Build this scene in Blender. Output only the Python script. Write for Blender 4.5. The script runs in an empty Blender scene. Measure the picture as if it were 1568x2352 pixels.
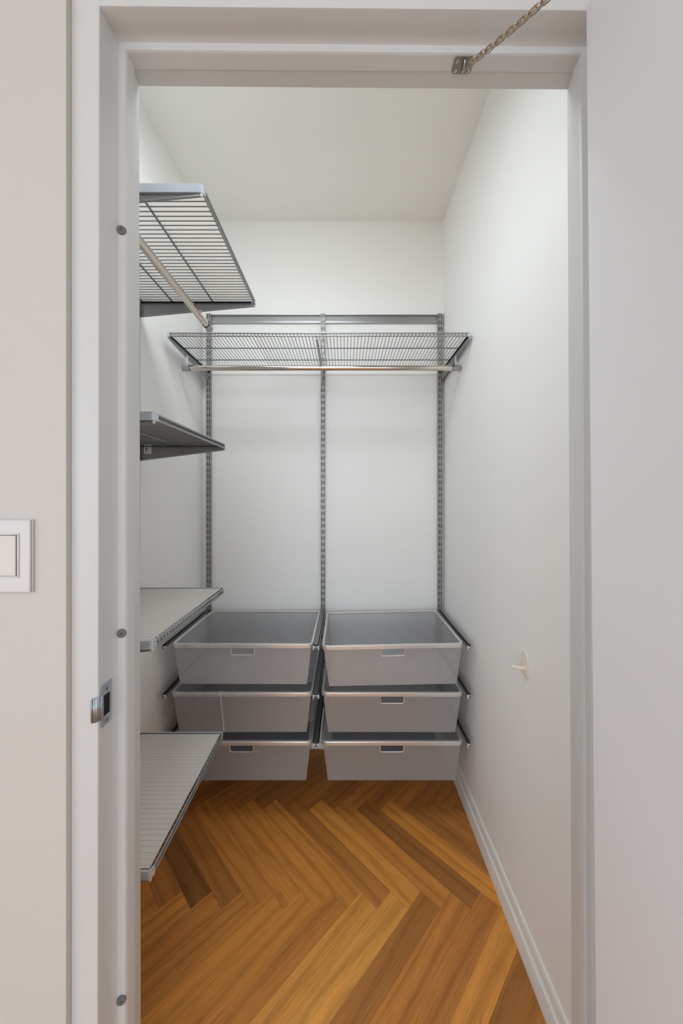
import bpy, math, random
from mathutils import Vector, Matrix
random.seed(7)
sc = bpy.context.scene
col = sc.collection
R = math.radians

# ------------------------------------------------------------------ camera
H = 1.308                                   # camera height above the floor
cam_d = bpy.data.cameras.new('camera'); cam = bpy.data.objects.new('camera', cam_d); col.objects.link(cam)
cam.location = (0, 0, H); cam.rotation_euler = (R(90), 0, 0)
cam_d.sensor_fit = 'HORIZONTAL'; cam_d.sensor_width = 36; cam_d.lens = 800 / 1568 * 36
cam_d.shift_x = -8 / 1568; cam_d.shift_y = -33 / 1568; cam_d.clip_start = 0.01
sc.camera = cam
# ------------------------------------------------------------------ world, lights, exposure
w = bpy.data.worlds.new('world'); sc.world = w; w.use_nodes = True
w.node_tree.nodes['Background'].inputs[0].default_value = (0.75, 0.85, 1, 1)
w.node_tree.nodes['Background'].inputs[1].default_value = 1.0
def area(name, loc, rot, sx, sy, power, color, shape='RECTANGLE'):
    l = bpy.data.lights.new(name, 'AREA'); l.shape = shape; l.size = sx; l.size_y = sy
    l.energy = power; l.color = color
    o = bpy.data.objects.new(name, l); o.location = loc; o.rotation_euler = rot; col.objects.link(o)
    return o
area('window_daylight', (0, -4.93, 1.33), (R(90), 0, R(180)), 4.4, 2.4, 87, (0.765, 0.935, 1.05))
area('side_fill_light', (-2.53, -2.0, 1.33), (R(90), 0, R(-90)), 2.6, 2.4, 25, (0.765, 0.935, 1.05))  # added side fill, lifts the door face and right closet wall
area('room_fill_light', (-0.3, -1.6, 2.66), (0, 0, 0), 0.5, 0.5, 6, (0.86, 0.95, 1.0), 'DISK')  # added overhead fill for the room, no known lamp there
area('closet_fill_light', (-0.24, 0.832, 2.530), (R(22), 0, 0), 0.60, 0.26, 4.6, (0.86, 0.945, 0.98))  # added fill, daylight through the doorway leaves the closet too dark
vs = sc.view_settings; vs.view_transform = 'Standard'; vs.look = 'None'; vs.gamma = 1; vs.use_curve_mapping = False
vs.exposure = 0.42
sc.cycles.max_bounces = 10; sc.cycles.diffuse_bounces = 7; sc.cycles.transparent_max_bounces = 14

# ------------------------------------------------------------------ helpers
def lin(c):
    return tuple((v / 255 / 12.92 if v / 255 <= 0.04045 else ((v / 255 + 0.055) / 1.055) ** 2.4) for v in c) + (1,)
def mat(name, rgb, rough=0.5, metal=0.0, bump=0.0, bscale=200, var=0.0, vscale=3, spec=None):
    m = bpy.data.materials.new(name); m.use_nodes = True; nt = m.node_tree; b = nt.nodes['Principled BSDF']
    b.inputs['Base Color'].default_value = lin(rgb); b.inputs['Roughness'].default_value = rough
    b.inputs['Metallic'].default_value = metal
    if spec is not None: b.inputs['Specular IOR Level'].default_value = spec
    tc = nt.nodes.new('ShaderNodeTexCoord')
    if bump:
        n = nt.nodes.new('ShaderNodeTexNoise'); n.inputs['Scale'].default_value = bscale; n.inputs['Detail'].default_value = 3
        bp = nt.nodes.new('ShaderNodeBump'); bp.inputs['Strength'].default_value = bump; bp.inputs['Distance'].default_value = 0.001
        nt.links.new(tc.outputs['Object'], n.inputs['Vector']); nt.links.new(n.outputs['Fac'], bp.inputs['Height'])
        nt.links.new(bp.outputs['Normal'], b.inputs['Normal'])
    if var:
        n = nt.nodes.new('ShaderNodeTexNoise'); n.inputs['Scale'].default_value = vscale; n.inputs['Detail'].default_value = 4
        nt.links.new(tc.outputs['Object'], n.inputs['Vector'])
        mx = nt.nodes.new('ShaderNodeMixRGB'); mx.blend_type = 'MIX'
        c = lin(rgb); mx.inputs[1].default_value = tuple(v * (1 - var) for v in c[:3]) + (1,)
        mx.inputs[2].default_value = tuple(min(1, v * (1 + var)) for v in c[:3]) + (1,)
        nt.links.new(n.outputs['Fac'], mx.inputs[0]); nt.links.new(mx.outputs[0], b.inputs['Base Color'])
    return m
M = {}
M['wall'] = mat('closet_wall_paint', (245, 244, 242), 0.62, bump=0.12, bscale=160, var=0.012, vscale=2.5)
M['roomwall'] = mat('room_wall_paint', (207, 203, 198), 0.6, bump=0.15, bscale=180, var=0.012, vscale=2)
M['ceil'] = mat('ceiling_paint', (244, 242, 238), 0.8, bump=0.1, bscale=120)
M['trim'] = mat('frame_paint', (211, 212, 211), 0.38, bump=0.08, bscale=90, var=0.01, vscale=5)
M['door'] = mat('door_paint', (234, 235, 238), 0.42, bump=0.06, bscale=140)
M['base'] = mat('baseboard_paint', (238, 237, 233), 0.4, bump=0.1, bscale=100, var=0.03, vscale=22)
M['metal'] = mat('platinum_paint', (166, 166, 168), 0.32, 0.75, var=0.05, vscale=30)
M['wire'] = mat('shelf_wire_steel', (142, 142, 145), 0.34, 0.8)
M['dmetal'] = mat('graphite_web', (146, 146, 147), 0.45, 0.6)
M['rimmetal'] = mat('brushed_rim', (226, 223, 221), 0.3, 0.7, var=0.06, vscale=25)
M['std'] = mat('standard_paint', (160, 158, 155), 0.42, 0.45)
M['cover'] = mat('satin_end_cover', (208, 215, 226), 0.3, 0.35)
M['chrome'] = mat('chrome_tube', (214, 205, 196), 0.13, 1.0)
M['nickel'] = mat('warm_nickel', (186, 172, 152), 0.32, 0.9)
M['brackettin'] = mat('tin_plate', (148, 142, 132), 0.38, 0.85)
M['zinc'] = mat('zinc_screw', (190, 205, 214), 0.25, 1.0)
M['black'] = mat('black_slide', (22, 22, 23), 0.4, 0.3)
M['rail'] = mat('runner_steel', (150, 151, 152), 0.35, 0.8)
M['clip'] = mat('clip_plastic', (222, 214, 210), 0.45)
M['rubber'] = mat('grey_rubber', (112, 112, 110), 0.7, bump=0.3, bscale=400)
M['dark'] = mat('dark_hole', (20, 19, 19), 0.9)
M['plastic'] = mat('switch_plastic', (217, 214, 214), 0.3)
M['ivory'] = mat('rocker_plastic', (216, 213, 208), 0.3)
M['cream'] = mat('cream_hook_plastic', (238, 230, 216), 0.35)
M['paper'] = mat('label_paper', (236, 240, 244), 0.6)
M['ink'] = mat('label_ink', (60, 66, 74), 0.7)
M['steel'] = mat('strike_steel', (186, 193, 202), 0.42, 0.8, var=0.12, vscale=60)
M['rust'] = mat('rust_scratch', (120, 72, 56), 0.7)
M['brass'] = mat('worn_screw', (158, 148, 130), 0.35, 0.9)
M['sub'] = mat('floor_substrate', (70, 48, 30), 0.9)
M['tape'] = mat('clear_tape_strip', (188, 188, 190), 0.3)
M['glass'] = mat('window_glass', (235, 240, 245), 0.05)
M['fill_lamp_glass'] = mat('fill_lamp_diffuser', (245, 242, 236), 0.4)

def mesh_mat(name, strand):                              # expanded metal: a real lattice of strands and open diamonds
    m = bpy.data.materials.new(name); m.use_nodes = True; nt = m.node_tree
    b = nt.nodes['Principled BSDF']; out = nt.nodes['Material Output']
    b.inputs['Base Color'].default_value = lin((194, 194, 196)); b.inputs['Metallic'].default_value = 0.5; b.inputs['Roughness'].default_value = 0.42
    uv = nt.nodes.new('ShaderNodeUVMap'); uv.uv_map = 'UVMap'
    sep = nt.nodes.new('ShaderNodeSeparateXYZ'); nt.links.new(uv.outputs[0], sep.inputs[0])
    def mth(op, a, bb=None):
        n = nt.nodes.new('ShaderNodeMath'); n.operation = op
        for i, v in enumerate((a, bb)):
            if v is None: continue
            if isinstance(v, (int, float)): n.inputs[i].default_value = v
            else: nt.links.new(v, n.inputs[i])
        return n.outputs[0]
    p = 0.0056
    u = mth('DIVIDE', sep.outputs[0], p); v = mth('DIVIDE', sep.outputs[1], p * 0.8)
    a = mth('LESS_THAN', mth('FRACT', mth('ADD', mth('ADD', u, v), 1000)), strand)
    c = mth('LESS_THAN', mth('FRACT', mth('ADD', mth('SUBTRACT', u, v), 1000)), strand)
    mask = mth('MAXIMUM', a, c)
    tr = nt.nodes.new('ShaderNodeBsdfTransparent'); mx = nt.nodes.new('ShaderNodeMixShader')
    nt.links.new(mask, mx.inputs[0]); nt.links.new(tr.outputs[0], mx.inputs[1]); nt.links.new(b.outputs[0], mx.inputs[2])
    nt.links.new(mx.outputs[0], out.inputs['Surface'])
    return m
M['mesh'] = mesh_mat('expanded_metal_front', 0.40); M['meshclose'] = mesh_mat('expanded_metal_sides', 0.55)
def frost_mat(name, rgb, clear):
    m = bpy.data.materials.new(name); m.use_nodes = True; nt = m.node_tree; out = nt.nodes['Material Output']
    b = nt.nodes['Principled BSDF']; b.inputs['Base Color'].default_value = lin(rgb); b.inputs['Roughness'].default_value = 0.35
    tl = nt.nodes.new('ShaderNodeBsdfTranslucent'); tl.inputs[0].default_value = lin(rgb)
    m1 = nt.nodes.new('ShaderNodeMixShader'); m1.inputs[0].default_value = 0.18
    tr = nt.nodes.new('ShaderNodeBsdfTransparent'); m2 = nt.nodes.new('ShaderNodeMixShader'); m2.inputs[0].default_value = clear
    nt.links.new(b.outputs[0], m1.inputs[1]); nt.links.new(tl.outputs[0], m1.inputs[2])
    nt.links.new(m1.outputs[0], m2.inputs[1]); nt.links.new(tr.outputs[0], m2.inputs[2]); nt.links.new(m2.outputs[0], out.inputs['Surface'])
    return m
M['frost'] = frost_mat('frosted_liner', (255, 253, 249), 0.36)
M['clearliner'] = frost_mat('clear_liner', (246, 243, 236), 0.88)
M['sheet'] = frost_mat('grey_plastic_sheet', (196, 196, 204), 0.08)

def wood_mat():
    m = bpy.data.materials.new('oak_parquet'); m.use_nodes = True; nt = m.node_tree; L = nt.links
    b = nt.nodes['Principled BSDF']
    uv = nt.nodes.new('ShaderNodeUVMap'); uv.uv_map = 'UVMap'
    tone = nt.nodes.new('ShaderNodeAttribute'); tone.attribute_name = 'tone'
    def mp(sx, sy):
        n = nt.nodes.new('ShaderNodeMapping'); n.inputs['Scale'].default_value = (sx, sy, 1); L.new(uv.outputs[0], n.inputs[0]); return n.outputs[0]
    def noise(vec, s, det, dist=0.0):
        n = nt.nodes.new('ShaderNodeTexNoise'); n.inputs['Scale'].default_value = s; n.inputs['Detail'].default_value = det
        n.inputs['Distortion'].default_value = dist; L.new(vec, n.inputs['Vector']); return n.outputs['Fac']
    def ramp(fac, stops):
        n = nt.nodes.new('ShaderNodeValToRGB'); e = n.color_ramp.elements
        e[0].position, e[0].color = stops[0]; e[1].position, e[1].color = stops[-1]
        for p_, c_ in stops[1:-1]:
            x = e.new(p_); x.color = c_
        L.new(fac, n.inputs[0]); return n.outputs[0]
    def mixc(kind, fac, a, c):
        n = nt.nodes.new('ShaderNodeMixRGB'); n.blend_type = kind
        for i, v in enumerate((fac, a, c)):
            if isinstance(v, (int, float)): n.inputs[i].default_value = v
            elif isinstance(v, tuple): n.inputs[i].default_value = v
            else: L.new(v, n.inputs[i])
        return n.outputs[0]
    base = ramp(tone.outputs['Fac'], [(0.0, lin((158, 106, 54))), (0.45, lin((214, 141, 68))), (0.7, lin((234, 158, 73))), (1.0, lin((246, 176, 86)))])
    # growth rings: long stretched bands, bent by slow noise
    wv = nt.nodes.new('ShaderNodeTexWave'); wv.wave_type = 'BANDS'; wv.bands_direction = 'Y'
    wv.inputs['Scale'].default_value = 1.0; wv.inputs['Distortion'].default_value = 9.0; wv.inputs['Detail'].default_value = 3; wv.inputs['Detail Scale'].default_value = 0.9
    L.new(mp(1.3, 6.5), wv.inputs['Vector'])
    g1 = ramp(wv.outputs['Fac'], [(0.0, (0.70, 0.66, 0.62, 1)), (0.35, (0.95, 0.94, 0.93, 1)), (1.0, (1.04, 1.04, 1.04, 1))])
    c1 = mixc('MULTIPLY', 0.6, base, g1)
    g2 = ramp(noise(mp(1.6, 230), 1.0, 6, 0.2), [(0.30, (0.66, 0.62, 0.58, 1)), (0.52, (1, 1, 1, 1)), (0.75, (1.10, 1.10, 1.08, 1))])
    c2 = mixc('MULTIPLY', 0.5, c1, g2)
    g3 = ramp(noise(mp(15, 720), 1.0, 3), [(0.36, (0.62, 0.56, 0.50, 1)), (0.47, (1, 1, 1, 1)), (1.0, (1.02, 1.02, 1.02, 1))])
    c3 = mixc('MULTIPLY', 0.7, c2, g3)
    g4 = ramp(noise(mp(3, 9), 1.0, 3), [(0.3, (0.86, 0.84, 0.82, 1)), (0.7, (1.08, 1.08, 1.08, 1))])
    c4 = mixc('MULTIPLY', 0.8, c3, g4)
    L.new(c4, b.inputs['Base Color'])
    b.inputs['Roughness'].default_value = 0.48; b.inputs['Specular IOR Level'].default_value = 0.35
    bp = nt.nodes.new('ShaderNodeBump'); bp.inputs['Strength'].default_value = 0.12; bp.inputs['Distance'].default_value = 0.0006
    L.new(noise(mp(12, 400), 1.0, 4), bp.inputs['Height']); L.new(bp.outputs[0], b.inputs['Normal'])
    return m
M['wood'] = wood_mat()

class MB:
    """collects shapes, then build() links them as one mesh"""
    def __init__(s, fn=None): s.v = []; s.f = []; s.uv = None; s.fn = fn
    def p(s, co): s.v.append(s.fn(*co) if s.fn else tuple(co)); return len(s.v) - 1
    def quad(s, a, b, c, d): i = [s.p(x) for x in (a, b, c, d)]; s.f.append(i)
    def box(s, x0, x1, y0, y1, z0, z1):
        i = [s.p((x, y, z)) for z in (z0, z1) for y in (y0, y1) for x in (x0, x1)]
        for q in ((0, 2, 3, 1), (4, 5, 7, 6), (0, 1, 5, 4), (2, 6, 7, 3), (0, 4, 6, 2), (1, 3, 7, 5)): s.f.append([i[k] for k in q])
    def prism(s, poly, axis, a, b):
        """2-D polygon swept along an axis: 'x': poly=(y,z); 'y': poly=(x,z); 'z': poly=(x,y)"""
        def mk(q, t): return {'x': (t, q[0], q[1]), 'y': (q[0], t, q[1]), 'z': (q[0], q[1], t)}[axis]
        A = [s.p(mk(q, a)) for q in poly]; B = [s.p(mk(q, b)) for q in poly]; n = len(poly)
        s.f.append(A[::-1]); s.f.append(B)
        for k in range(n): s.f.append([A[k], A[(k + 1) % n], B[(k + 1) % n], B[k]])
    def tube(s, pts, r, n=8, caps=True, closed=False):
        pts = [Vector(q) for q in pts]; rings = []; m = len(pts); prev = None
        for k, q in enumerate(pts):
            if closed: t = pts[(k + 1) % m] - pts[k - 1]
            else: t = pts[min(k + 1, m - 1)] - pts[max(k - 1, 0)]
            t.normalize()
            u = Vector((0, 0, 1)) if prev is None else prev
            if abs(t.dot(u)) > 0.97: u = Vector((1, 0, 0)) if prev is None else prev
            a = (u - t * u.dot(t)).normalized(); prev = a; bb = t.cross(a)
            rr = r[k] if isinstance(r, (list, tuple)) else r
            rings.append([s.p(q + (a * math.cos(2 * math.pi * j / n) + bb * math.sin(2 * math.pi * j / n)) * rr) for j in range(n)])
        for k in range(m if closed else m - 1):
            A, B = rings[k], rings[(k + 1) % m]
            for j in range(n): s.f.append([A[j], A[(j + 1) % n], B[(j + 1) % n], B[j]])
        if caps and not closed: s.f.append(rings[0][::-1]); s.f.append(rings[-1])
    def lathe(s, prof, center, axis='y', n=20):
        """prof = (radius, offset along axis)"""
        c = Vector(center); rings = []
        for r, t in prof:
            ring = []
            for j in range(n):
                a = 2 * math.pi * j / n; x, y = r * math.cos(a), r * math.sin(a)
                d = {'y': (x, t, y), 'x': (t, x, y), 'z': (x, y, t)}[axis]
                ring.append(s.p(c + Vector(d)))
            rings.append(ring)
        for A, B in zip(rings, rings[1:]):
            for j in range(n): s.f.append([A[j], A[(j + 1) % n], B[(j + 1) % n], B[j]])
        s.f.append(rings[0][::-1]); s.f.append(rings[-1])
    def data(s, name, m, smooth=None):
        me = bpy.data.meshes.new(name); me.from_pydata(s.v, [], s.f)
        if s.uv:
            lay = me.uv_layers.new(name='UVMap'); k = 0
            for f in s.uv:
                for q in f: lay.data[k].uv = q; k += 1
        me.validate(); import bmesh
        bm = bmesh.new(); bm.from_mesh(me)
        if not s.uv: bmesh.ops.recalc_face_normals(bm, faces=bm.faces)
        bm.to_mesh(me); bm.free()
        if smooth is not None:
            for pl in me.polygons: pl.use_smooth = True
            me.set_sharp_from_angle(angle=R(smooth))
        me.materials.append(m); return me
    def build(s, name, m, parent=None, smooth=None, bevel=0.0, loc=None):
        o = bpy.data.objects.new(name, s.data(name, m, smooth)); col.objects.link(o)
        if parent: o.parent = parent
        if loc: o.location = loc
        if bevel:
            bv = o.modifiers.new('bevel', 'BEVEL'); bv.width = bevel; bv.segments = 2; bv.limit_method = 'ANGLE'; bv.angle_limit = R(40)
            for pl in o.data.polygons: pl.use_smooth = True
            o.data.set_sharp_from_angle(angle=R(35))
        return o
def tag(o, label, cat, group=None, kind=None):
    o['label'] = label; o['category'] = cat
    if group: o['group'] = group
    if kind: o['kind'] = kind
    return o
def thing(name, label, cat, loc=(0, 0, 0), group=None, kind=None):
    o = bpy.data.objects.new(name, None); o.empty_display_size = 0.05; o.location = loc; col.objects.link(o)
    return tag(o, label, cat, group, kind)
def off(loc, fn=None):
    """world coordinates to coordinates relative to loc"""
    return lambda x, y, z: tuple(Vector(fn(x, y, z) if fn else (x, y, z)) - Vector(loc))
def part_copy(o, parent, loc):
    c = o.copy(); col.objects.link(c); c.parent = parent; c.location = loc; return c

# ------------------------------------------------------------------ main dimensions (metres)
XL, XR = -0.745, 0.5156          # closet side walls
YB = 1.828                       # closet back wall
YF0, YF1 = 0.561, 0.667          # room face and closet face of the front wall
ZC = 2.758                       # ceiling
RX0, RX1, RY0 = -2.6, 2.6, -5.0  # room in front of the closet
ST = 'structure'

# ------------------------------------------------------------------ structure
def sbox(name, label, cat, m, *b):
    mb = MB()
    for q in (b if isinstance(b[0], tuple) else (b,)): mb.box(*q)
    return tag(mb.build(name, m), label, cat, kind=ST)
floor = sbox('floor', 'honey oak herringbone parquet floor', 'floor', M['sub'], RX0, RX1, RY0, YB, -0.06, -0.012)
sbox('ceiling', 'flat off-white painted ceiling above closet', 'ceiling', M['ceil'], RX0 - 0.06, RX1 + 0.06, RY0 - 0.06, YB + 0.06, ZC, ZC + 0.06)
sbox('wall_back', 'white back wall of the closet behind shelf and standards', 'wall', M['wall'], XL - 0.06, XR + 0.06, YB, YB + 0.06, -0.06, ZC)
sbox('wall_left', 'white left closet wall behind the side shelves', 'wall', M['wall'], XL - 0.06, XL, YF1, YB, -0.06, ZC)
sbox('wall_right', 'bare white right closet wall with a cream hook', 'wall', M['wall'], XR, XR + 0.06, YF1, YB, -0.06, ZC)
FXL, FXR, FZ = -0.448, 0.481, 2.158   # rough opening in the front wall
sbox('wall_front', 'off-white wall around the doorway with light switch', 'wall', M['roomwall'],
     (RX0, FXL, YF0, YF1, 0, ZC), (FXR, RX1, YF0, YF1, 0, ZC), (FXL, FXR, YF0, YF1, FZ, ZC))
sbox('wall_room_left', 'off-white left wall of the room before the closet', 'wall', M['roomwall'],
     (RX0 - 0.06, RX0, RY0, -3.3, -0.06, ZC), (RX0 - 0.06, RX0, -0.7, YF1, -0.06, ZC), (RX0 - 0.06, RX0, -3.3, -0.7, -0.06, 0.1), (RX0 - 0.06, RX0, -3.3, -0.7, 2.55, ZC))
win = thing('added_side_window', 'added white framed side window, unseen, for fill light', 'window', (RX0, -2.0, 0.1), kind='structure')  # made-up opening that goes with the added side fill
mb = MB(off(win.location))
for q in ((-3.3, -0.7, 0.1, 0.15), (-3.3, -0.7, 2.5, 2.55), (-3.3, -3.25, 0.1, 2.55), (-0.75, -0.7, 0.1, 2.55), (-2.025, -1.975, 0.1, 2.55)): mb.box(RX0 - 0.05, RX0 + 0.01, q[0], q[1], q[2], q[3])
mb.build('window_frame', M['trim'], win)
for a, b_ in ((-3.25, -2.025), (-1.975, -0.75)):
    mb = MB(off(win.location)); mb.box(RX0 - 0.03, RX0 - 0.024, a, b_, 0.15, 2.5); mb.build('pane', M['glass'], win)
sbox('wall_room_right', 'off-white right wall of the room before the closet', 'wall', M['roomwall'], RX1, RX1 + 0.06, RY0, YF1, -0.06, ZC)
WX0, WX1, WZ0, WZ1 = -2.2, 2.2, 0.1, 2.55
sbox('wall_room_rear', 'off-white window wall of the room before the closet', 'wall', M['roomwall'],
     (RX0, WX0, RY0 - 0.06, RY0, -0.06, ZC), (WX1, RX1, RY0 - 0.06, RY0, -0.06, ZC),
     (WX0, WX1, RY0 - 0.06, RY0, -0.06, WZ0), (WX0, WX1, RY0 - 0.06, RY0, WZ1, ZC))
win = thing('window_1', 'wide white framed window of the room', 'window', ((WX0 + WX1) / 2, RY0, WZ0), kind=ST)
mb = MB(off(win.location))
for q in ((WX0, WX1, WZ0, WZ0 + 0.05), (WX0, WX1, WZ1 - 0.05, WZ1), (WX0, WX0 + 0.05, WZ0, WZ1), (WX1 - 0.05, WX1, WZ0, WZ1), (-0.025, 0.025, WZ0, WZ1)):
    mb.box(q[0], q[1], RY0 - 0.05, RY0 + 0.01, q[2], q[3])
mb.build('window_frame', M['trim'], win)
for a, b_ in ((WX0 + 0.05, -0.025), (0.025, WX1 - 0.05)):
    mb = MB(off(win.location)); mb.box(a, b_, RY0 - 0.03, RY0 - 0.024, WZ0 + 0.05, WZ1 - 0.05); mb.build('pane', M['glass'], win)

# --- herringbone planks
W_, L_ = 0.0700, 0.498
s2 = math.sqrt(0.5)
def clip(poly, x0, x1, y0, y1):
    for ax, lim, sg in ((0, x0, 1), (0, x1, -1), (1, y0, 1), (1, y1, -1)):
        out = []
        for k in range(len(poly)):
            a, b_ = poly[k - 1], poly[k]; da, db = (a[ax] - lim) * sg, (b_[ax] - lim) * sg
            if (da >= 0) != (db >= 0):
                t = da / (da - db); out.append((a[0] + (b_[0] - a[0]) * t, a[1] + (b_[1] - a[1]) * t))
            if db >= 0: out.append(b_)
        poly = out
        if len(poly) < 3: return []
    ar = 0.5 * abs(sum(poly[k - 1][0] * poly[k][1] - poly[k][0] * poly[k - 1][1] for k in range(len(poly))))
    return poly if ar > 1.5e-4 else []
def add_plank(mb, tones, poly, org, du, dv, uo, tone):
    ar = sum(poly[k - 1][0] * poly[k][1] - poly[k][0] * poly[k - 1][1] for k in range(len(poly)))
    if ar < 0: poly = poly[::-1]
    cx = sum(q[0] for q in poly) / len(poly); cy = sum(q[1] for q in poly) / len(poly)
    def shrink(d):
        o = []
        for q in poly:
            vx, vy = cx - q[0], cy - q[1]; l = math.hypot(vx, vy); o.append((q[0] + vx / l * d * 1.2, q[1] + vy / l * d * 1.2))
        return o
    top, mid = shrink(0.0007), shrink(0.0002)
    def uvq(q): return ((q[0] - org[0]) * du[0] + (q[1] - org[1]) * du[1] + uo[0], (q[0] - org[0]) * dv[0] + (q[1] - org[1]) * dv[1] + uo[1])
    T = [mb.p((q[0], q[1], 0)) for q in top]; Mi = [mb.p((q[0], q[1], -0.0006)) for q in mid]; Bo = [mb.p((q[0], q[1], -0.0118)) for q in mid]
    n = len(poly); mb.f.append(T); mb.uv.append([uvq(q) for q in top]); tones.append(tone)
    for k in range(n):
        j = (k + 1) % n
        mb.f.append([Mi[k], Mi[j], T[j], T[k]]); mb.uv.append([uvq(mid[k]), uvq(mid[j]), uvq(top[j]), uvq(top[k])]); tones.append(tone)
        mb.f.append([Bo[k], Bo[j], Mi[j], Mi[k]]); mb.uv.append([uvq(mid[k]), uvq(mid[j]), uvq(mid[j]), uvq(mid[k])]); tones.append(tone)
def plank_finish(mb, tones, name):
    me = mb.data(name, M['wood'])
    at = me.attributes.new('tone', 'FLOAT', 'FACE'); at.data.foreach_set('value', tones)
    o = bpy.data.objects.new(name, me); col.objects.link(o); o.parent = floor; return o
PX, PY = -0.1448, 1.157
pit = W_ * math.sqrt(2); dl = L_ * s2
rest = MB(); rest.uv = []; rest_t = []
rnd = random.Random(21)
NEAR = (XL, XR, 0.22, YB)
OTHERS = ((RX0, RX1, RY0, 0.22), (RX0, XL, 0.22, YF0), (XR, RX1, 0.22, YF0))
# tones picked from the photograph for the planks one can tell apart
TONE_B0 = {-4: .75, -3: .45, -2: .48, -1: .7, 0: .62, 1: .5, 2: .85, 3: .95, 4: .25, 5: .45, 6: .38, 7: .75, 8: .2}
TONE_A0 = {-5: .35, -4: .02, -3: .25, -2: .5, -1: .55, 0: .62, 1: .6, 2: .35, 3: .8, 4: .55, 5: .15, 6: .72, 7: .22, 8: .35}
for row in range(-9, 2):
    for k in range(-32, 33):
        for typ in 'BA':
            Px, Py = PX + k * pit, PY + row * 2 * dl
            if typ == 'B':
                du, dv = (s2, s2), (s2, -s2); c0 = (Px, Py)
                poly = [c0, (Px + W_ * s2, Py - W_ * s2), (Px + W_ * s2 - dl, Py - W_ * s2 - dl), (Px - dl, Py - dl)]
            else:
                du, dv = (s2, -s2), (s2, s2); c0 = (Px + W_ * s2, Py - W_ * s2)
                poly = [c0, (Px + pit, Py), (Px + pit - dl, Py + dl), (c0[0] - dl, c0[1] + dl)]
            tone = rnd.random() * 0.75 + 0.12
            if row == 0: tone = (TONE_B0 if typ == 'B' else TONE_A0).get(k, tone)
            elif row == 1: tone = 0.15 + 0.35 * rnd.random()
            uo = (rnd.random() * 40, rnd.random() * 40)
            pc = clip(poly, *NEAR)
            if pc:
                mb = MB(); mb.uv = []; t = []; add_plank(mb, t, pc, c0, du, dv, uo, tone); plank_finish(mb, t, 'plank')
            for rg in OTHERS:
                pc = clip(poly, *rg)
                if pc: add_plank(rest, rest_t, pc, c0, du, dv, uo, tone)
plank_finish(rest, rest_t, 'room_planks')['kind'] = 'stuff'

# --- baseboards (profile: distance from wall, height)
BP = [(0, 0), (0.0150, 0), (0.0150, 0.030), (0.0140, 0.034), (0.0140, 0.052), (0.0128, 0.056), (0.0085, 0.060), (0.0065, 0.066), (0.0062, 0.076),
      (0.0085, 0.0795), (0.0085, 0.0865), (0.0045, 0.0955), (0, 0.0975)]
mb = MB(); mb.prism([(XR - a, z) for a, z in BP], 'y', YF1, YB)
tag(mb.build('baseboard_right', M['base'], smooth=25), 'moulded white baseboard along the right closet wall', 'baseboard', kind=ST)
mb = MB(); mb.prism([(XL + a, z) for a, z in BP], 'y', YF1, YB)
tag(mb.build('baseboard_left', M['base'], smooth=25), 'moulded white baseboard along the left closet wall', 'baseboard', kind=ST)
mb = MB(); mb.prism([(YB - a, z) for a, z in BP], 'x', XL + 0.0152, XR - 0.0152)
tag(mb.build('baseboard_back', M['base'], smooth=25), 'moulded white baseboard under the baskets at the back wall', 'baseboard', kind=ST)

# --- door frame: rings (Y, left X top, left X bottom, right X top, right X bottom, head Z left, head Z right)
zl, zr = 2.1130, 2.1053
jt, jb, rt, rb_ = -0.4019, -0.4055, 0.4320, 0.4400
def ring(y, ins, dzl=0.0, dzr=0.0, w=1.0):
    return (y, jt + ins, jb + ins * 1.20, rt - ins, rb_ - ins * 0.80, zl - ins * 0.92 + dzl, zr - ins * 0.92 + dzr)
RG = [(YF1 - 0.001, -0.4475, -0.4475, 0.4805, 0.4805, 2.1575, 2.1575),
      (0.5700, -0.4475, -0.4475, 0.4805, 0.4805, 2.1575, 2.1575),
      ring(0.5700, -0.0015), ring(0.5704, -0.0006), ring(0.5715, 0.0),
      ring(0.5960, 0.0), ring(0.6030, 0.0004), ring(0.6090, 0.0016), ring(0.6130, 0.0040), ring(0.6145, 0.0070),
      ring(0.6148, 0.0115), ring(0.6155, 0.0138), ring(0.6175, 0.0152), ring(0.6205, 0.0158),
      (0.6390, -0.3857, -0.3850, 0.4170, 0.4312, 2.0941, 2.0890),
      (0.6392, -0.3880, -0.3874, 0.4195, 0.4335, 2.0952, 2.0900),
      (0.6660, -0.3935, -0.3899, 0.4248, 0.4350, 2.0951, 2.0884),
      (YF1 - 0.001, -0.3935, -0.3899, 0.4248, 0.4350, 2.0951, 2.0884)]
mb = MB(); idx = []
for (y, a, b_, c, d, e, f) in RG:
    idx.append([mb.p(q) for q in ((b_, y, 0), (a, y, e), (c, y, f), (d, y, 0))])
n = len(idx)
for k in range(n):
    A, B = idx[k], idx[(k + 1) % n]
    for j in range(3): mb.f.append([A[j], A[j + 1], B[j + 1], B[j]])
frame = thing('trim_1', 'white painted door frame with rounded door stop', 'door frame', (0, 0.6, 0), kind=ST)
mb.v = [tuple(Vector(q) - Vector((0, 0.6, 0))) for q in mb.v]
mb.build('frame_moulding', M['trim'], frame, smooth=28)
for (x, y, z, ry) in ((-0.3868, 0.630, 2.047, 20), (0.4178, 0.629, 2.036, -20)):
    mb = MB(); mb.lathe([(0.0001, -0.0012), (0.0030, -0.0008), (0.0038, 0), (0.0030, 0.0008), (0.0001, 0.0012)], (0, 0, 0), 'x', 12)
    o = mb.build('filled_screw_hole', M['trim'], frame, smooth=60); o.location = (x, y - 0.6, z); o.scale = (1, 0.8, 1.7); o.rotation_euler = (R(ry), 0, 0)
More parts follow.
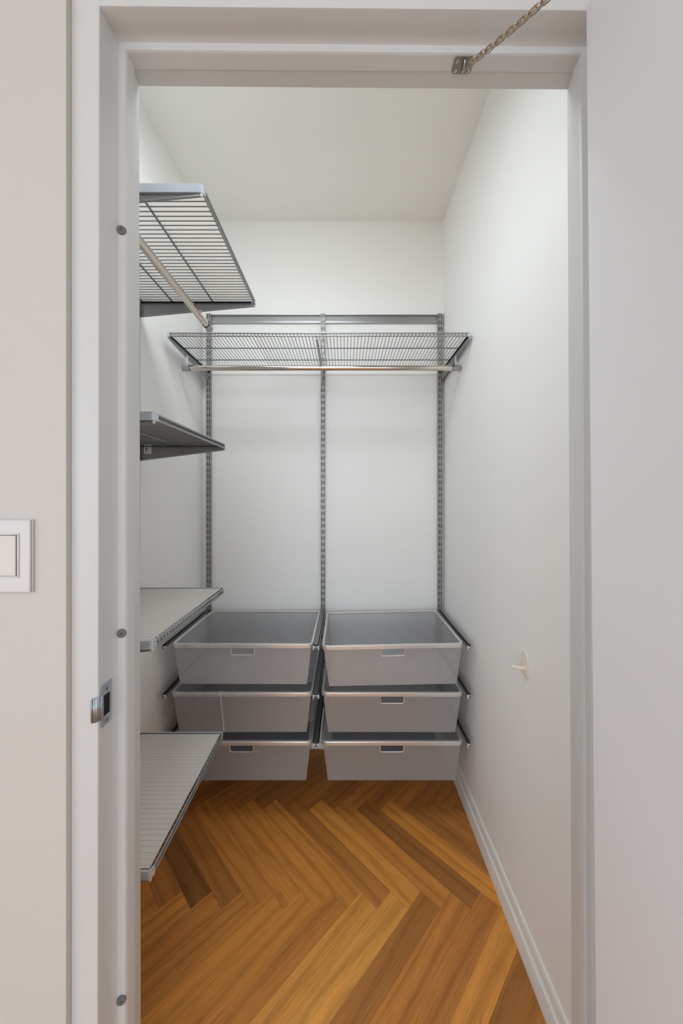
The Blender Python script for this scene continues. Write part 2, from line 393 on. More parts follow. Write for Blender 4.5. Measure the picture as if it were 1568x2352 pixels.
# narrow bead where the wall meets the frame
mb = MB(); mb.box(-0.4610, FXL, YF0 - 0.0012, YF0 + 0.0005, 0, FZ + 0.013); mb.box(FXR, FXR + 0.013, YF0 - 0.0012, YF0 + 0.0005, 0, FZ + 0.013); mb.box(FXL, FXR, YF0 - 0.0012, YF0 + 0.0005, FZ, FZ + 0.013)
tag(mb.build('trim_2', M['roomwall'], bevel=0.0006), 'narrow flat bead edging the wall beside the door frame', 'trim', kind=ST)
# --- open door
DW, DH, DT = 0.805, 2.085, 0.040
door = thing('door_1', 'plain white door leaf swung wide open at the right', 'door', (0.4040, 0.5580, 0.008), kind=ST)
mb = MB(); mb.box(0, DT, -DW, 0, 0, DH); mb.build('leaf', M['door'], door, bevel=0.003)
door.rotation_euler = (0, R(-0.52), 0)
mb = MB(); mb.lathe([(0.026, 0), (0.026, -0.006), (0.010, -0.008), (0.010, -0.028), (0.022, -0.034), (0.026, -0.045), (0.020, -0.056), (0.002, -0.060)], (0, -DW + 0.06, 0.95), 'x', 20)
mb.build('knob', M['steel'], door, smooth=35)

# ------------------------------------------------------------------ slotted standards
SW, SD, PIT = 0.0225, 0.018, 0.032
def standard(fn, z0, z1, org, label):
    """local: x across, y out of the wall, z up"""
    t = thing('slotted_standard', label, 'standard', org, 'slotted wall standards')
    mb = MB(off(org, fn)); hw = SW / 2
    mb.quad((-hw, 0, z0), (-hw, SD, z0), (-hw, SD, z1), (-hw, 0, z1)); mb.quad((hw, 0, z0), (hw, 0, z1), (hw, SD, z1), (hw, SD, z0))
    mb.quad((-hw, 0, z1), (-hw, SD, z1), (hw, SD, z1), (hw, 0, z1)); mb.quad((-hw, 0, z0), (hw, 0, z0), (hw, SD, z0), (-hw, SD, z0))
    n = int((z1 - z0) / PIT); top = z1
    xs = (-hw, -0.0072, -0.0036, 0.0036, 0.0072, hw)
    for k in range(n):
        a = top - k * PIT; b_ = a - 0.0065; c = b_ - 0.0190; d = a - PIT if k < n - 1 else z0
        mb.quad((-hw, SD, b_), (hw, SD, b_), (hw, SD, a), (-hw, SD, a)); mb.quad((-hw, SD, d), (hw, SD, d), (hw, SD, c), (-hw, SD, c))
        for i in (0, 2, 4): mb.quad((xs[i], SD, c), (xs[i + 1], SD, c), (xs[i + 1], SD, b_), (xs[i], SD, b_))
        for i in (1, 3):                      # thin sheet edges inside each slot
            for x in (xs[i], xs[i + 1]): mb.quad((x, SD, c), (x, SD, b_), (x, SD - 0.0018, b_), (x, SD - 0.0018, c))
    mb.build('slotted_channel', M['std'], t)
    mb = MB(off(org, fn)); mb.box(-hw + 0.002, hw - 0.002, 0.0004, 0.002, z0 + 0.002, z1 - 0.002); mb.build('slot_shade_back', M['dark'], t)  # black sheet paints the shade seen inside the slots
    for x in (-hw, hw):                       # folded edges
        mb = MB(off(org, fn)); mb.tube([(x, SD - 0.0010, z0), (x, SD - 0.0010, z1)], 0.0012, 6); mb.build('folded_edge', M['std'], t, smooth=60)
    return t
def back(xc): return lambda x, y, z: (xc + x, YB - y, z)
def left(yc): return lambda x, y, z: (XL + y, yc + x, z)
SX = (-0.7093, -0.1143, 0.4944)
names = ('slotted grey wall standard at the left end of the rail', 'slotted grey wall standard in the middle of the back wall', 'slotted grey wall standard in the right back corner')
for x, nm in zip(SX, names): standard(back(x), 0.215, 2.266, (x, YB - SD / 2, 0.215), nm)
standard(left(0.785), 0.23, 2.14, (XL + SD / 2, 0.785, 0.23), 'slotted grey standard on the left wall next to the door frame')
standard(left(1.2245), 0.23, 2.14, (XL + SD / 2, 1.2245, 0.23), 'slotted grey standard on the left wall behind the shelf ends')
# top rail
t = thing('hanging_rail', 'horizontal grey steel rail carrying the back wall standards', 'rail', (-0.1, YB, 2.218))
mb = MB(off(t.location)); y = YB
mb.prism([(y, 2.2185), (y - 0.006, 2.2185), (y - 0.010, 2.2200), (y - 0.010, 2.2300), (y - 0.006, 2.2320), (y - 0.0045, 2.2575), (y - 0.013, 2.2590), (y - 0.013, 2.2625), (y, 2.2640)], 'x', -0.6975, SX[2] - SW / 2 - 0.0006)
mb.build('rail_profile', M['metal'], t, smooth=25)
mb = MB(off(t.location)); mb.box(SX[2] + SW / 2 + 0.0006, XR - 0.0015, YB - 0.012, YB - 0.0005, 2.2185, 2.2640); mb.build('rail_end', M['metal'], t, bevel=0.001)
for xx in (-0.45, 0.2):
    mb = MB(off(t.location)); mb.lathe([(0.0045, -0.0072), (0.0045, -0.0060), (0.003, -0.0050)][::-1], (xx, YB, 2.247), 'y', 10); mb.build('screw', M['zinc'], t)

# ------------------------------------------------------------------ wire shelves
PITCH = 0.0145
def arc(cx, cy, r, a0, a1, n): return [(cx + r * math.cos(R(a0 + (a1 - a0) * k / n)), cy + r * math.sin(R(a0 + (a1 - a0) * k / n))) for k in range(n + 1)]
def wire_shelf(fn, L, D, Z, org, label, rods, bracket_x, wall_gap=SD):
    """local: x along the wall 0..L, y out of the wall, z up (0 = top of the wires)"""
    t = thing('wire_shelf', label, 'shelf', org, 'ventilated wire shelves')
    f = off(org, lambda x, y, z: fn(x, y, Z + z)); g = wall_gap
    wm = MB(lambda x, y, z: tuple(Vector(fn(x, y, z)) - Vector(fn(0, 0, 0))))
    wm.tube([(0, g + 0.006, -0.0015), (0, D - 0.003, -0.0015), (0, D - 0.0005, -0.004), (0, D - 0.0005, -0.0150)], 0.00135, 6)
    n = int((L - 0.016) / PITCH); x0 = (L - n * PITCH) / 2; first = None
    for k in range(n + 1):
        p = Vector(f(x0 + k * PITCH, 0, 0))
        if first is None: first = wm.build('wire', M['wire'], t, smooth=60); first.location = p
        else: part_copy(first, t, p)
    mb = MB(f); mb.tube([(0.003, g + 0.008, -0.0052), (L - 0.003, g + 0.008, -0.0052)], 0.0026, 8); mb.build('rear_rail', M['metal'], t, smooth=60)
    for r in rods:
        mb = MB(f); mb.tube([(0.003, D - r, -0.0055), (L - 0.003, D - r, -0.0055)], 0.0026, 8); mb.build('support_rod', M['wire'], t, smooth=60)
    for z, r in ((-0.0030, 0.0027), (-0.0150, 0.0029)):
        mb = MB(f); mb.tube([(0.002, D + 0.0022, z), (L - 0.002, D + 0.0022, z)], r, 8); mb.build('front_rail', M['metal'], t, smooth=60)
    for bx in bracket_x:
        sg = -1 if bx < 0.02 else (1 if bx > L - 0.02 else 0)
        mb = MB(f)
        poly = [(g - 0.0155, -0.060), (g - 0.0155, -0.050), (g, -0.050), (g, -0.007), (D - 0.004, -0.0175), (D - 0.001, -0.0185), (D - 0.001, -0.0225), (g, -0.058), (g, -0.060)] if sg == 0 else \
               [(g, -0.058), (g, 0.0), (D, 0.0), (D, -0.0195), (D - 0.01, -0.021)]
        bt = 0.0009 if sg else 0.0042
        mb.prism(poly, 'x', bx - bt, bx + bt); br = mb.build('bracket', M['dmetal'], t)
        mb = MB(f); mb.tube([(bx, g + 0.001, -0.0575), (bx, D - 0.012, -0.0215), (bx, D - 0.001, -0.0205)], 0.0034 if sg else 0.0046, 8); mb.build('bracket_lip', M['metal'], br, smooth=60)
        if sg:
            mb = MB(f)
            for zz in (-0.012, -0.040): mb.box(bx - 0.0008, bx + 0.0008, g - 0.008, g, zz - 0.012, zz)
            mb.build('bracket_lug', M['dmetal'], br)
            o_ = bx + sg * 0.0065                                 # satin cover strip, rounded at the front corner
            rr = 0.013; xo = o_; yc = D + 0.0055 - rr
            outer = [(xo, g + 0.002)] + [(xo - sg * rr + sg * a, b_) for a, b_ in arc(0, yc, rr, 0, 90, 6)] + [(xo - sg * (rr + 0.001), D + 0.0055)]
            inner = [(xo - sg * (rr + 0.001), D + 0.0050)] + [(xo - sg * rr + sg * a, b_) for a, b_ in arc(0, yc, rr - 0.0048, 90, 0, 6)] + [(xo - sg * 0.0048, g + 0.002)]
            mb = MB(f); mb.prism(outer + inner, 'z', -0.0178, 0.0015); mb.build('end_cover', M['cover'], t, smooth=30)
            mb = MB(f); mb.lathe([(0.0001, -0.004), (0.0028, -0.0028), (0.004, 0), (0.0028, 0.0028), (0.0001, 0.004)], (bx + sg * 0.001, D - 0.001, -0.0215), 'z', 10); mb.build('bracket_tip', M['rimmetal'], br, smooth=60)
            mb = MB(f); mb.box(min(bx - sg * 0.001, bx - sg * 0.007), max(bx - sg * 0.001, bx - sg * 0.007), g + 0.004, D - 0.012, -0.0105, -0.0085); mb.build('bracket_shoe', M['black'], br)
    return t
def liner(fn, x0, x1, y0, y1, Z, label, m='frost'):
    c = fn((x0 + x1) / 2, (y0 + y1) / 2, Z)
    mb = MB(off(c, lambda x, y, z: fn(x, y, Z + z))); z0, z1 = (-0.00050, -0.00028) if m == 'frost' else (0.0, 0.0006); mb.box(x0, x1, y0, y1, z0, z1)
    o = mb.build('shelf_liner', M[m]); o.location = c
    return tag(o, label, 'shelf liner', 'frosted shelf liners')
# left wall shelves: local x -> world +Y, local y -> world +X
def LW(y0): return lambda x, y, z: (XL + y, y0 + x, z)
Y0, LL = 0.7835, 0.4555
shelves = []
for (zz, D, rods, lab, lin_lab) in (
    (2.009, 0.4230, (0.147, 0.290), 'deep wire shelf highest on the left wall, hanging tube below it', 'frosted liner on the highest left wall shelf'),
    (1.499, 0.3160, (0.157,), 'shallow wire shelf at head height on the left wall, barcode sticker below', 'frosted liner on the left wall shelf with barcode sticker'),
    (0.986, 0.3115, (0.157,), 'shallow wire shelf at the left, level with the top baskets', 'frosted liner on the left shelf level with the top baskets'),
    (0.470, 0.3075, (0.157,), 'lowest wire shelf at the left, in front of the baskets', 'frosted liner on the lowest left shelf above the floor')):
    fn = LW(Y0); org = fn(LL / 2, D / 2, zz - 0.03)
    shelves.append(wire_shelf(fn, LL, D, zz, org, lab, rods, (0.0012, LL - 0.0012)))
    liner(fn, 0.0045, LL - 0.0045, SD + 0.006, D - 0.0045, zz, lin_lab)
# barcode sticker on the far bracket of the second shelf
s = shelves[1]; org = s.location; yb = Y0 + LL - 0.0012 - 0.0010
mb = MB(off(org)); mb.box(-0.7130, -0.6870, yb - 0.0005, yb, 1.4640, 1.4960); lb = mb.build('barcode_sticker', M['paper'], s); lb['label'] = 'white barcode sticker'
mb = MB(off(org)); z = 1.4930; rr_ = random.Random(3)
while z > 1.4690:
    h_ = rr_.choice((0.0006, 0.0010, 0.0016)); mb.box(-0.7088, -0.7015, yb - 0.0007, yb - 0.0005, z - h_, z); z -= h_ + rr_.choice((0.0005, 0.0008, 0.0012))
for xx in (-0.6975, -0.6935):
    z = 1.4880
    while z > 1.4690:
        h_ = rr_.uniform(0.0007, 0.0025); mb.box(xx, xx + 0.0013, yb - 0.0007, yb - 0.0005, z - h_, z); z -= h_ + 0.0007
mb.build('print', M['ink'], lb)
# back wall shelf
def BW(x0): return lambda x, y, z: (x0 + x, YB - y, z)
bl = 0.4944 + 0.0075 + 0.7093 + 0.0025; bx0 = -0.7118
fn = BW(bx0)
back_shelf = wire_shelf(fn, bl, YB - 1.402, 1.972, fn(bl / 2, 0.2, 1.94), 'long wire shelf across the back wall', (0.133, 0.264), (0.0012, SX[1] - bx0, bl - 0.0012))
liner(fn, 0.325, bl - 0.0045, SD + 0.006, YB - 1.402 - 0.0045, 1.972, 'thin clear liner over most of the long back wall shelf', 'clearliner')

# ------------------------------------------------------------------ hanging tubes
def hang_tube(fn, x0, x1, yy, zz, org, label, hooks, hook_top):
    t = thing('hanging_tube', label, 'closet rod', org, 'closet hanging tubes'); f = off(org, fn); r = 0.0118
    mb = MB(f); mb.tube([(x0 + 0.03, yy, zz), (x1 - 0.03, yy, zz)], r, 24); mb.build('tube', M['chrome'], t, smooth=40)
    for a, b_ in ((x0, x0 + 0.036), (x1, x1 - 0.036)):
        sg = 1 if b_ > a else -1
        mb = MB(f); mb.tube([(a, yy, zz), (a + sg * 0.0015, yy, zz), (b_, yy, zz)], [r * 0.86, r + 0.0012, r + 0.0012], 20); mb.build('end_cap', M['metal'], t, smooth=35)
        mb = MB(f); mb.tube([(b_, yy, zz), (b_ + sg * 0.0015, yy, zz)], r + 0.0015, 20); mb.build('cap_ring', M['black'], t, smooth=35)
    for hx in hooks:
        mb = MB(f); hz = hook_top
        mb.prism([(yy - 0.006, zz + r * 0.8), (yy + 0.006, zz + r * 0.8), (yy + 0.005, zz + r + 0.008), (yy + 0.003, hz), (yy - 0.006, hz), (yy - 0.005, zz + r + 0.008)], 'x', hx - 0.0022, hx + 0.0022)
        mb.build('hook', M['rimmetal'], t, bevel=0.0008)
    return t
hang_tube(BW(0), -0.7230, 0.5130, YB - 1.548, 1.8835, (-0.1, 1.548, 1.87), 'long chrome hanging tube below the back wall shelf', (-0.7015, 0.4925), 1.938)
hang_tube(LW(0), 0.772, 1.318, 0.2330, 1.9470, (XL + 0.233, 1.03, 1.93), 'short chrome hanging tube below the highest left shelf', (0.7905, 1.2325), 1.972)

# ------------------------------------------------------------------ mesh baskets
def rrect(hw, y0, y1, r, n=6):
    """rounded rectangle, counter-clockwise from the front left"""
    pts = []
    for cx, cy, a0 in ((-hw + r, y0 + r, 180), (hw - r, y0 + r, 270), (hw - r, y1 - r, 0), (-hw + r, y1 - r, 90)):
        pts += arc(cx, cy, r, a0, a0 + 90, n)
    return pts
BWD, BDP, BH = 0.565, 0.412, 0.168
def basket_parts(handle):
    """local: x centre, y 0 front .. BDP rear, z 0 bottom .. BH rim"""
    P = {}
    mb = MB(); prof = [(0.0, -0.0150), (0.0, -0.0035), (0.0010, -0.0028), (0.0010, -0.0014), (0.0022, 0.0), (0.0105, 0.0), (0.0118, -0.0012), (0.0118, -0.006), (0.0095, -0.006), (0.0080, -0.0150)]
    rings = []
    for o_, z in prof: rings.append([mb.p((x, y, BH + z)) for x, y in rrect(BWD / 2 - o_, o_, BDP - o_, 0.024 - o_ * 0.9)])
    n = len(rings[0])
    for k in range(len(rings)):
        A, B = rings[k], rings[(k + 1) % len(rings)]
        for j in range(n): mb.f.append([A[j], A[(j + 1) % n], B[(j + 1) % n], B[j]])
    P['rim'] = mb.data('rim', M['rimmetal'], 35)
    # mesh walls
    ti, bi, zt = 0.0085, 0.0275, BH - 0.006
    tx, bxx = BWD / 2 - ti, BWD / 2 - bi; ty0, ty1, by0, by1 = ti, BDP - ti, 0.020, BDP - 0.020
    def wall(name, a, b_, c, d, ul, hole=None):
        """a,b bottom left/right; c,d top right/left; hole in fractions of the width from the top"""
        mb = MB(); mb.uv = []
        a, b_, c, d = map(Vector, (a, b_, c, d)); h = (d - a).length
        def P_(s_, t_): return (a.lerp(b_, s_)).lerp(d.lerp(c, s_), t_)
        def Q(s0, s1, t0, t1):
            mb.quad(P_(s0, t0), P_(s1, t0), P_(s1, t1), P_(s0, t1)); mb.uv.append([(s0 * ul, t0 * h), (s1 * ul, t0 * h), (s1 * ul, t1 * h), (s0 * ul, t1 * h)])
        if hole:
            s0, s1, t0, t1 = hole
            Q(0, s0, 0, 1); Q(s1, 1, 0, 1); Q(s0, s1, 0, t0); Q(s0, s1, t1, 1)
        else: Q(0, 1, 0, 1)
        P[name] = mb.data(name, M['mesh' if name == 'front_mesh' else 'meshclose']); return P_
    hole = (0.414, 0.586, 0.745, 0.965) if handle else None
    PF = wall('front_mesh', (-bxx, by0, 0), (bxx, by0, 0), (tx, ty0, zt), (-tx, ty0, zt), 2 * tx, hole)
    wall('rear_mesh', (bxx, by1, 0), (-bxx, by1, 0), (-tx, ty1, zt), (tx, ty1, zt), 2 * tx)
    wall('side_mesh', (-bxx, by1, 0), (-bxx, by0, 0), (-tx, ty0, zt), (-tx, ty1, zt), BDP)
    wall('side_mesh_b', (bxx, by0, 0), (bxx, by1, 0), (tx, ty1, zt), (tx, ty0, zt), BDP)
    wall('bottom_mesh', (-bxx, by0, 0), (bxx, by0, 0), (bxx, by1, 0), (-bxx, by1, 0), 2 * bxx)
    if handle:
        s0, s1, t0, t1 = hole; pts = []; r = 0.008; wdt = (s1 - s0) * 2 * tx; hh = (t1 - t0) * zt
        for (u, v) in [(0, hh)] + [(r + x, r + y) for x, y in arc(0, 0, r, 180, 270, 5)] + [(wdt - r + x, r + y) for x, y in arc(0, 0, r, 270, 360, 5)] + [(wdt, hh)]:
            q = PF(s0 + u / (2 * tx), t0 + v / zt); pts.append(q + Vector((0, -0.0005, 0)))
        mb = MB(); mb.tube(pts, 0.0026, 8); P['handle_frame'] = mb.data('handle_frame', M['rimmetal'], 60)
        c0, c1 = PF(s0, t0), PF(s1, t0)       # mesh corners behind the rounded frame corners
    P['PF'] = PF
    return P
BPH, BPN = basket_parts(True), basket_parts(False)
def mk(name, me, parent):
    o = bpy.data.objects.new(name, me); col.objects.link(o); o.parent = parent; return o
def basket(loc, rot, label, handle=True):
    P = BPH if handle else BPN
    t = thing('mesh_basket', label, 'basket', loc, 'pull-out mesh baskets'); t.rotation_euler = rot
    mk('rim', P['rim'], t)
    fr = mk('front_mesh', P['front_mesh'], t); mk('rear_mesh', P['rear_mesh'], t); mk('side_mesh', P['side_mesh'], t); mk('side_mesh', P['side_mesh_b'], t); mk('bottom_mesh', P['bottom_mesh'], t)
    if handle: mk('handle_frame', P['handle_frame'], fr)
    return t
YZ = 1.377
cl, cr = (SX[0] + SX[1]) / 2 + 0.004, (SX[1] + SX[2]) / 2 + 0.001
ZR = (0.728, 0.536, 0.344)
basket((cl, YZ + 0.001, ZR[0] - BH), (0, 0, R(-0.4)), 'top left mesh basket with a handle slot')
bm_ = basket((cl - 0.001, YZ, ZR[1] - BH), (0, 0, R(0.2)), 'middle left mesh basket without a handle slot, tape strip on its front', handle=False)
basket((cl - 0.003, YZ - 0.002, ZR[2] - BH), (0, 0, 0), 'bottom left mesh basket just above the parquet')
basket((cr + 0.001, YZ - 0.005, ZR[0] - BH - 0.0005), (0, R(-1.0), R(0.3)), 'top right mesh basket, tilted slightly on its runners')
basket((cr - 0.004, YZ, ZR[1] - BH), (0, R(0.15), 0), 'middle right mesh basket with a handle slot')
basket((cr - 0.0045, YZ - 0.002, ZR[2] - BH), (0, 0, 0), 'bottom right mesh basket beside the baseboard')
PF = BPN['PF']; a0, a1 = PF(0.352, 0.0), PF(0.344, 1.0)
mb = MB(); mb.prism([(a0.x - 0.0032, a0.z), (a0.x + 0.0032, a0.z), (a1.x + 0.0032, a1.z), (a1.x - 0.0032, a1.z)], 'y', 0, 0.0004)
mb.v = [(x, y + a0.y + (a1.y - a0.y) * z / a1.z - 0.0012, z) for x, y, z in mb.v]
st = mb.build('tape_strip', M['tape'], bm_)
mb = MB(); mb.box(a1.x - 0.0055, a1.x + 0.0055, -0.0006, -0.0001, BH - 0.012, BH + 0.0006); mb.box(a1.x - 0.0055, a1.x + 0.0055, -0.0006, 0.012, BH + 0.0002, BH + 0.0008); mb.build('rim_tape', M['tape'], st)
for xc, lab in ((cl - 0.003, 'grey plastic sheet lying in the bottom left basket'), (cr - 0.0045, 'grey plastic sheet lying in the bottom right basket')):
    mb = MB(); mb.box(-0.248, 0.236, 0, 0.352, 0, 0.001); o = mb.build('plastic_sheet', M['sheet']); o.location = (xc, YZ + 0.026, ZR[2] - BH + 0.0012)
    tag(o, lab, 'plastic sheet', 'sheets in the bottom baskets')

# ------------------------------------------------------------------ drawer runners
def runner(x, sg, z, yf, label):
    """x: outer face, sg: direction towards its basket"""
    t = thing('drawer_runner', label, 'drawer runner', (x, (yf + YB) / 2, z - 0.02), 'steel drawer runners'); f = off(t.location); y1 = YB - SD - 0.001
    h0, h1 = z - 0.0130, z + 0.0055
    mb = MB(f)
    pl = [(x, h0), (x, h1), (x + sg * 0.0075, h1), (x + sg * 0.0075, h1 - 0.0014), (x + sg * 0.0014, h1 - 0.0014), (x + sg * 0.0014, h0 + 0.0014), (x + sg * 0.0075, h0 + 0.0014), (x + sg * 0.0075, h0)]
    mb.prism(pl, 'y', yf, y1); mb.build('channel', M['rail'], t)
    mb = MB(f); a, b_ = sorted((x + sg * 0.0022, x + sg * 0.0105)); mb.box(a, b_, yf + 0.012, y1 - 0.03, z - 0.0105, z - 0.0005); sl = mb.build('slide', M['black'], t, bevel=0.001)
    a, b_ = sorted((x + sg * 0.0105, x + sg * 0.0122)); mb = MB(f); mb.box(a, b_, yf + 0.004, y1 - 0.02, z - 0.0095, z + 0.0005); mb.build('slide_strip', M['rail'], sl)
    a, b_ = sorted((x + sg * 0.0075, x + sg * 0.0122)); mb = MB(f); mb.box(a, b_, yf + 0.0015, yf + 0.010, z - 0.0190, z - 0.0030); mb.build('front_clip', M['clip'], t, bevel=0.0012)
    a, b_ = sorted((x + sg * 0.0026, x + sg * 0.0062)); mb = MB(f); mb.lathe([(0.001, -0.004), (0.0036, -0.003), (0.0036, 0.003), (0.001, 0.004)], ((a + b_) / 2, yf + 0.006, z - 0.0085), 'x', 10); mb.build('roller', M['clip'], t, smooth=40)
    mb = MB(f); a, b_ = sorted((x + sg * 0.0002, x + sg * 0.0014)); mb.box(a, b_, y1 - 0.006, y1 + 0.0115, z - 0.030, z - 0.004); mb.build('rear_hook', M['rail'], t)
    for yy in (yf + 0.14, yf + 0.30):
        mb = MB(f); mb.lathe([(0.0026, 0.0), (0.0026, sg * 0.0012)], (x + sg * 0.0014, yy, z - 0.004), 'x', 8); mb.build('rivet', M['clip'], t)
    return t
lev = ('top', 'middle', 'bottom')
for i, z in enumerate(ZR):
    runner(SX[0] - 0.0075, 1, z, 1.366, f'black steel runner on the left of the {lev[i]} left basket')
    runner(SX[1] - 0.0005, -1, z, 1.366, f'black steel runner on the right of the {lev[i]} left basket')
    runner(SX[1] + 0.0005, 1, z, 1.366, f'black steel runner on the left of the {lev[i]} right basket')
    runner(SX[2] - 0.0010, -1, z, 1.366, f'black steel runner on the right of the {lev[i]} right basket')

# ------------------------------------------------------------------ hook on the right wall
t = thing('wall_hook', 'small cream plastic hook stuck on the right closet wall', 'hook', (XR, 0.9965, 0.802)); f = off(t.location)
yc, zc = 0.9965, 0.8350; hw_, hh = 0.0195, 0.034
pl = [(yc - hw_ + 0.005 + a, zc - hh + 0.005 + b_) for a, b_ in arc(0, 0, 0.005, 270, 180, 4)][::1]
pl += [(yc + a, zc + hh - hw_ + b_) for a, b_ in arc(0, 0, hw_, 180, 0, 12)]
pl += [(yc + hw_ - 0.005 + a, zc - hh + 0.005 + b_) for a, b_ in arc(0, 0, 0.005, 0, -90, 4)]
mb = MB(f); mb.prism(pl, 'x', XR - 0.0042, XR - 0.0003); mb.build('back_plate', M['cream'], t, bevel=0.0012)
mb = MB(f); mb.tube([(XR - 0.004, yc - 0.003, zc - 0.0135), (XR - 0.016, yc - 0.003, zc - 0.0125), (XR - 0.038, yc - 0.003, zc - 0.0085), (XR - 0.0415, yc - 0.003, zc - 0.0078)], [0.0055, 0.0048, 0.0037, 0.0030], 12)
mb.build('peg', M['cream'], t, smooth=50)

# ------------------------------------------------------------------ light switch on the front wall
t = thing('light_switch', 'wide white light switch on the wall left of the door frame', 'light switch', (-0.56, YF0, 1.14)); f = off(t.location)
x1, z0, z1, y = -0.4998, 1.1560, 1.2735, YF0
mb = MB(f); mb.box(x1 - 0.1178, x1, y - 0.0035, y - 0.0003, z0, z1); mb.build('wall_box_rim', M['plastic'], t, bevel=0.0012)
mb = MB(f); mb.box(x1 - 0.1170, x1 - 0.0008, y - 0.0075, y - 0.0038, z0 + 0.0008, z1 - 0.0008); pt = mb.build('cover_plate', M['plastic'], t, bevel=0.0018)
rx1, rx0, rz0, rz1 = -0.5200, -0.5975, 1.1835, 1.2485
mb = MB(f)
for q in ((rx0 - 0.003, rx1 + 0.003, rz0 - 0.003, rz0), (rx0 - 0.003, rx1 + 0.003, rz1, rz1 + 0.003), (rx0 - 0.003, rx0, rz0, rz1), (rx1, rx1 + 0.003, rz0, rz1)):
    mb.box(q[0], q[1], y - 0.0090, y - 0.0074, q[2], q[3])
mb.build('bezel', M['ivory'], t, bevel=0.0007)
mb = MB(f); mb.box(rx0, rx1, y - 0.0078, y - 0.0076, rz0, rz1); mb.build('bezel_gap', M['dark'], t)
mid = (rx0 + rx1) / 2
for a, b_ in ((rx0 + 0.0006, mid - 0.0004), (mid + 0.0004, rx1 - 0.0006)):
    mb = MB(f); mb.prism([(a, y - 0.0079), (a, y - 0.0096), (b_, y - 0.0112), (b_, y - 0.0079)], 'z', rz0 + 0.0006, rz1 - 0.0006); mb.build('rocker', M['ivory'], t, bevel=0.0006)

# ------------------------------------------------------------------ strike plate on the left jamb
jx = -0.4034
t = thing('strike_plate', 'steel strike plate with curved lip on the left door jamb', 'strike plate', (jx, 0.588, 0.926)); f = off(t.location)
zc = 0.9610; ya, yb_, hh = 0.5757, 0.6010, 0.0345
mb = MB(f); X0, X1 = jx + 0.0002, jx + 0.0016
ha, hb, hz0, hz1 = 0.5805, 0.5960, zc - 0.0185, zc + 0.0165
for q in ((ya, ha, zc - hh, zc + hh), (hb, yb_, zc - hh, zc + hh), (ha, hb, zc - hh, hz0), (ha, hb, hz1, zc + hh)): mb.box(X0, X1, q[0], q[1], q[2], q[3])
mb.build('plate', M['steel'], t)
mb = MB(f); lip = [(X1, ya + 0.0005), (X1 - 0.0003, 0.5730), (X1 - 0.0014, 0.5696), (X1 - 0.0040, 0.5668), (X1 - 0.0080, 0.5652), (X1 - 0.0100, 0.5650)]
for (a, b_), (c, d) in zip(lip, lip[1:]):
    e = 0.003 if (c, d) == lip[-1] else 0
    mb.quad((a, b_, zc - 0.0195), (c, d, zc - 0.0195 + e), (c, d, zc + 0.0205 - e), (a, b_, zc + 0.0205))
lo = mb.build('lip', M['steel'], t, smooth=50); sd_ = lo.modifiers.new('thick', 'SOLIDIFY'); sd_.thickness = 0.0012
mb = MB(f); mb.box(X0 - 0.0001, X0 + 0.0002, ha, hb, hz0, hz1); mb.build('latch_hole', M['dark'], t)
for dz in (-0.0265, 0.0260):
    mb = MB(f); mb.lathe([(0.0036, 0), (0.0036, 0.0006), (0.0030, 0.0012), (0.0012, 0.0012), (0.0009, 0.0004)], (X1, 0.5880, zc + dz), 'x', 14); mb.build('screw', M['brass'], t, smooth=40)
for k, (dz, ln) in enumerate(((0.0015, 0.008), (-0.0130, 0.007))):
    mb = MB(f); mb.quad((X1 + 0.0002, 0.5795, zc + dz + 0.002), (X1 - 0.0009, 0.5690, zc + dz - 0.0022), (X1 - 0.0009, 0.5690, zc + dz - 0.0010), (X1 + 0.0002, 0.5795, zc + dz + 0.0035)); mb.build('rust_scratch', M['rust'], t)

# ------------------------------------------------------------------ rubber bumpers on the door stop
for z, lab in ((1.779, 'grey rubber bumper highest on the left door stop'), (1.069, 'grey rubber bumper on the left door stop above the strike plate'), (0.4230, 'grey rubber bumper lowest on the left door stop')):
    t = thing('door_bumper', lab, 'bumper', (-0.3935, 0.6145, z), 'rubber bumpers on the door stop')
    mb = MB(); mb.lathe([(0.0070, 0), (0.0078, -0.0012), (0.0072, -0.0032), (0.0028, -0.0038), (0.0020, -0.0030)], (0, 0, 0), 'y', 20); mb.build('pad', M['rubber'], t, smooth=40)
    mb = MB(); mb.lathe([(0.0009, -0.0036), (0.0009, -0.0041)], (0.0003, 0, 0.0004), 'y', 8); mb.build('nail_hole', M['dark'], t)
    t.rotation_euler = (0, 0, R(14))

# ------------------------------------------------------------------ chain stay on the door head
bc = Vector((0.2130, 0.6300, 2.0905))
t = thing('chain_bracket', 'small tin bracket screwed under the door frame head', 'bracket', bc)
bx_, by_ = 0.0175, 0.0125
pl = []
for cx, cy, a0 in ((-1, -1, 180), (1, -1, 270), (1, 1, 0), (-1, 1, 90)):
    pl += arc(cx * (bx_ - 0.005), cy * (by_ - 0.005), 0.005, a0, a0 + 90, 4)
mb = MB(); mb.prism(pl, 'z', -0.0012, 0.0); mb.build('plate', M['brackettin'], t, smooth=30)
mb = MB(); mb.box(-0.0055, 0.0055, -0.010, 0.010, -0.0016, -0.0012); mb.build('pressed_rib', M['brackettin'], t, bevel=0.0002)
mb = MB(); mb.tube([(0.001, 0.0085, -0.001), (0.001, 0.0075, -0.005), (0.001, 0.003, -0.0075), (0.001, -0.003, -0.0075), (0.001, -0.0075, -0.005), (0.001, -0.0085, -0.001)], 0.0013, 8); mb.build('eye', M['zinc'], t, smooth=60)
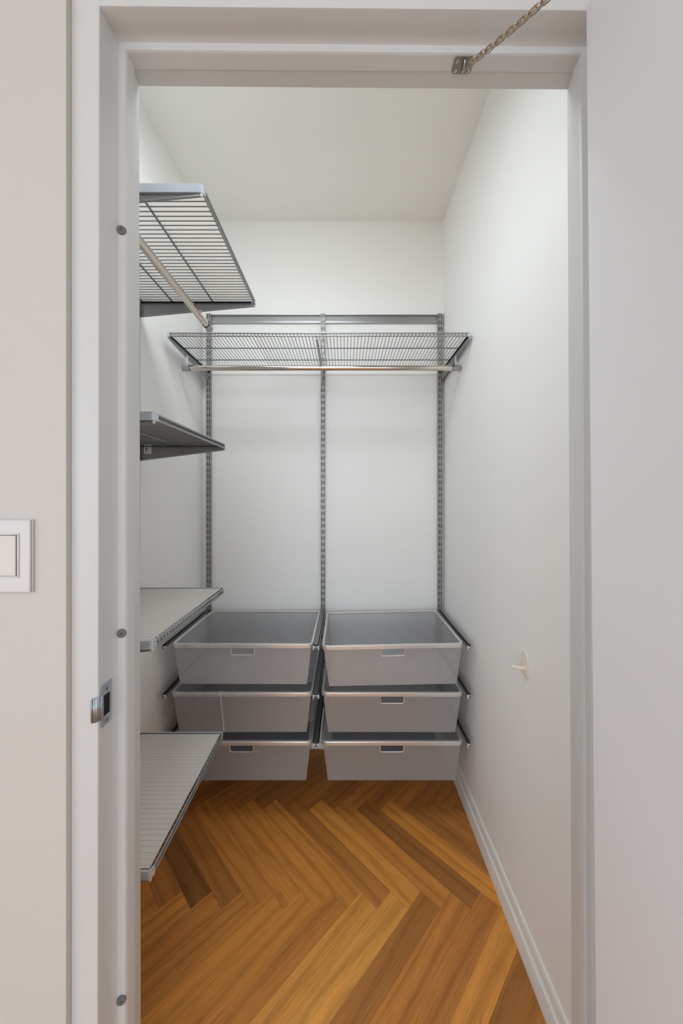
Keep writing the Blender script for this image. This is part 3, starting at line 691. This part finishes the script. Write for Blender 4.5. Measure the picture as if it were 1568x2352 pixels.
for sx, sy in ((-1, -1), (-1, 1), (1, 1), (1, -1)):
    mb = MB(); mb.lathe([(0.0032, -0.0012), (0.0030, -0.0022), (0.0018, -0.0030), (0.0012, -0.0030), (0.0008, -0.0018)], (sx * 0.0118, sy * 0.0072, 0), 'z', 14); mb.build('screw', M['zinc'], t, smooth=40)
a = bc + Vector((0.0010, 0.0, -0.0078)); b_ = Vector((0.3835, 0.3560, 1.9930))
t = thing('door_chain', 'tan metal chain running from the frame head to the open door', 'chain', b_)
d = (b_ - a); Lc = d.length; ax = d.normalized()
side = ax.cross(Vector((0, 0, 1))).normalized(); up = side.cross(ax)
def link_mesh():
    mb = MB(); l, wd = 0.0115, 0.0036; pts = []
    for k in range(16):
        an = 2 * math.pi * k / 16; cx = math.cos(an); sx_ = math.sin(an)
        pts.append((l * (abs(cx) ** 0.75) * (1 if cx > 0 else -1), wd * (abs(sx_) ** 0.8) * (1 if sx_ > 0 else -1), 0.0012 * math.cos(2 * an)))
    mb.tube(pts, 0.00115, 6, closed=True); return mb.data('chain_link', M['nickel'], 60)
lm = link_mesh(); pitch = 0.0098; nl = int(Lc / pitch)
for k in range(nl):
    o = bpy.data.objects.new('chain_link', lm); col.objects.link(o); o.parent = t
    q = a + ax * (pitch * (k + 0.9)) - Vector((0, 0, 1)) * 0.012 * math.sin(math.pi * (k + 0.9) / nl)
    rot = Matrix((ax, side, up)).transposed() @ Matrix.Rotation(R(38 if k % 2 else -52), 3, 'X')
    o.matrix_local = Matrix.Translation(q - b_) @ rot.to_4x4()
mb = MB(); mb.box(-0.0012, 0.0, -0.012, 0.012, -0.018, 0.018); o = mb.build('door_plate', M['brackettin'], t, bevel=0.0005); o.location = (0.0035, 0, 0)

# ------------------------------------------------------------------ unseen fill lamps, added to lift the light
t = thing('ceiling_fill_lamp', 'added round ceiling fill lamp, unseen in the room', 'lamp', (-0.3, -1.6, ZC - 0.09))  # made-up fixture for the room fill
mb = MB(); mb.lathe([(0.27, 0.0895), (0.27, 0.045), (0.262, 0.040)], (0, 0, 0), 'z', 32); mb.build('fill_lamp_body', M['fill_lamp_glass'], t, smooth=40)
t = thing('closet_fill_lamp', 'added sloped fill lamp panel, unseen over the door inside the closet', 'lamp', (-0.24, 0.67, 2.42))  # made-up fixture for the closet fill, hidden above the door head
mb = MB(); mb.prism([(0.0, 0.06), (0.030, 0.07), (0.285, 0.173), (0.285, 0.21), (0.0, 0.21)], 'x', -0.35, 0.35); mb.build('fill_lamp_body', M['fill_lamp_glass'], t, bevel=0.002)
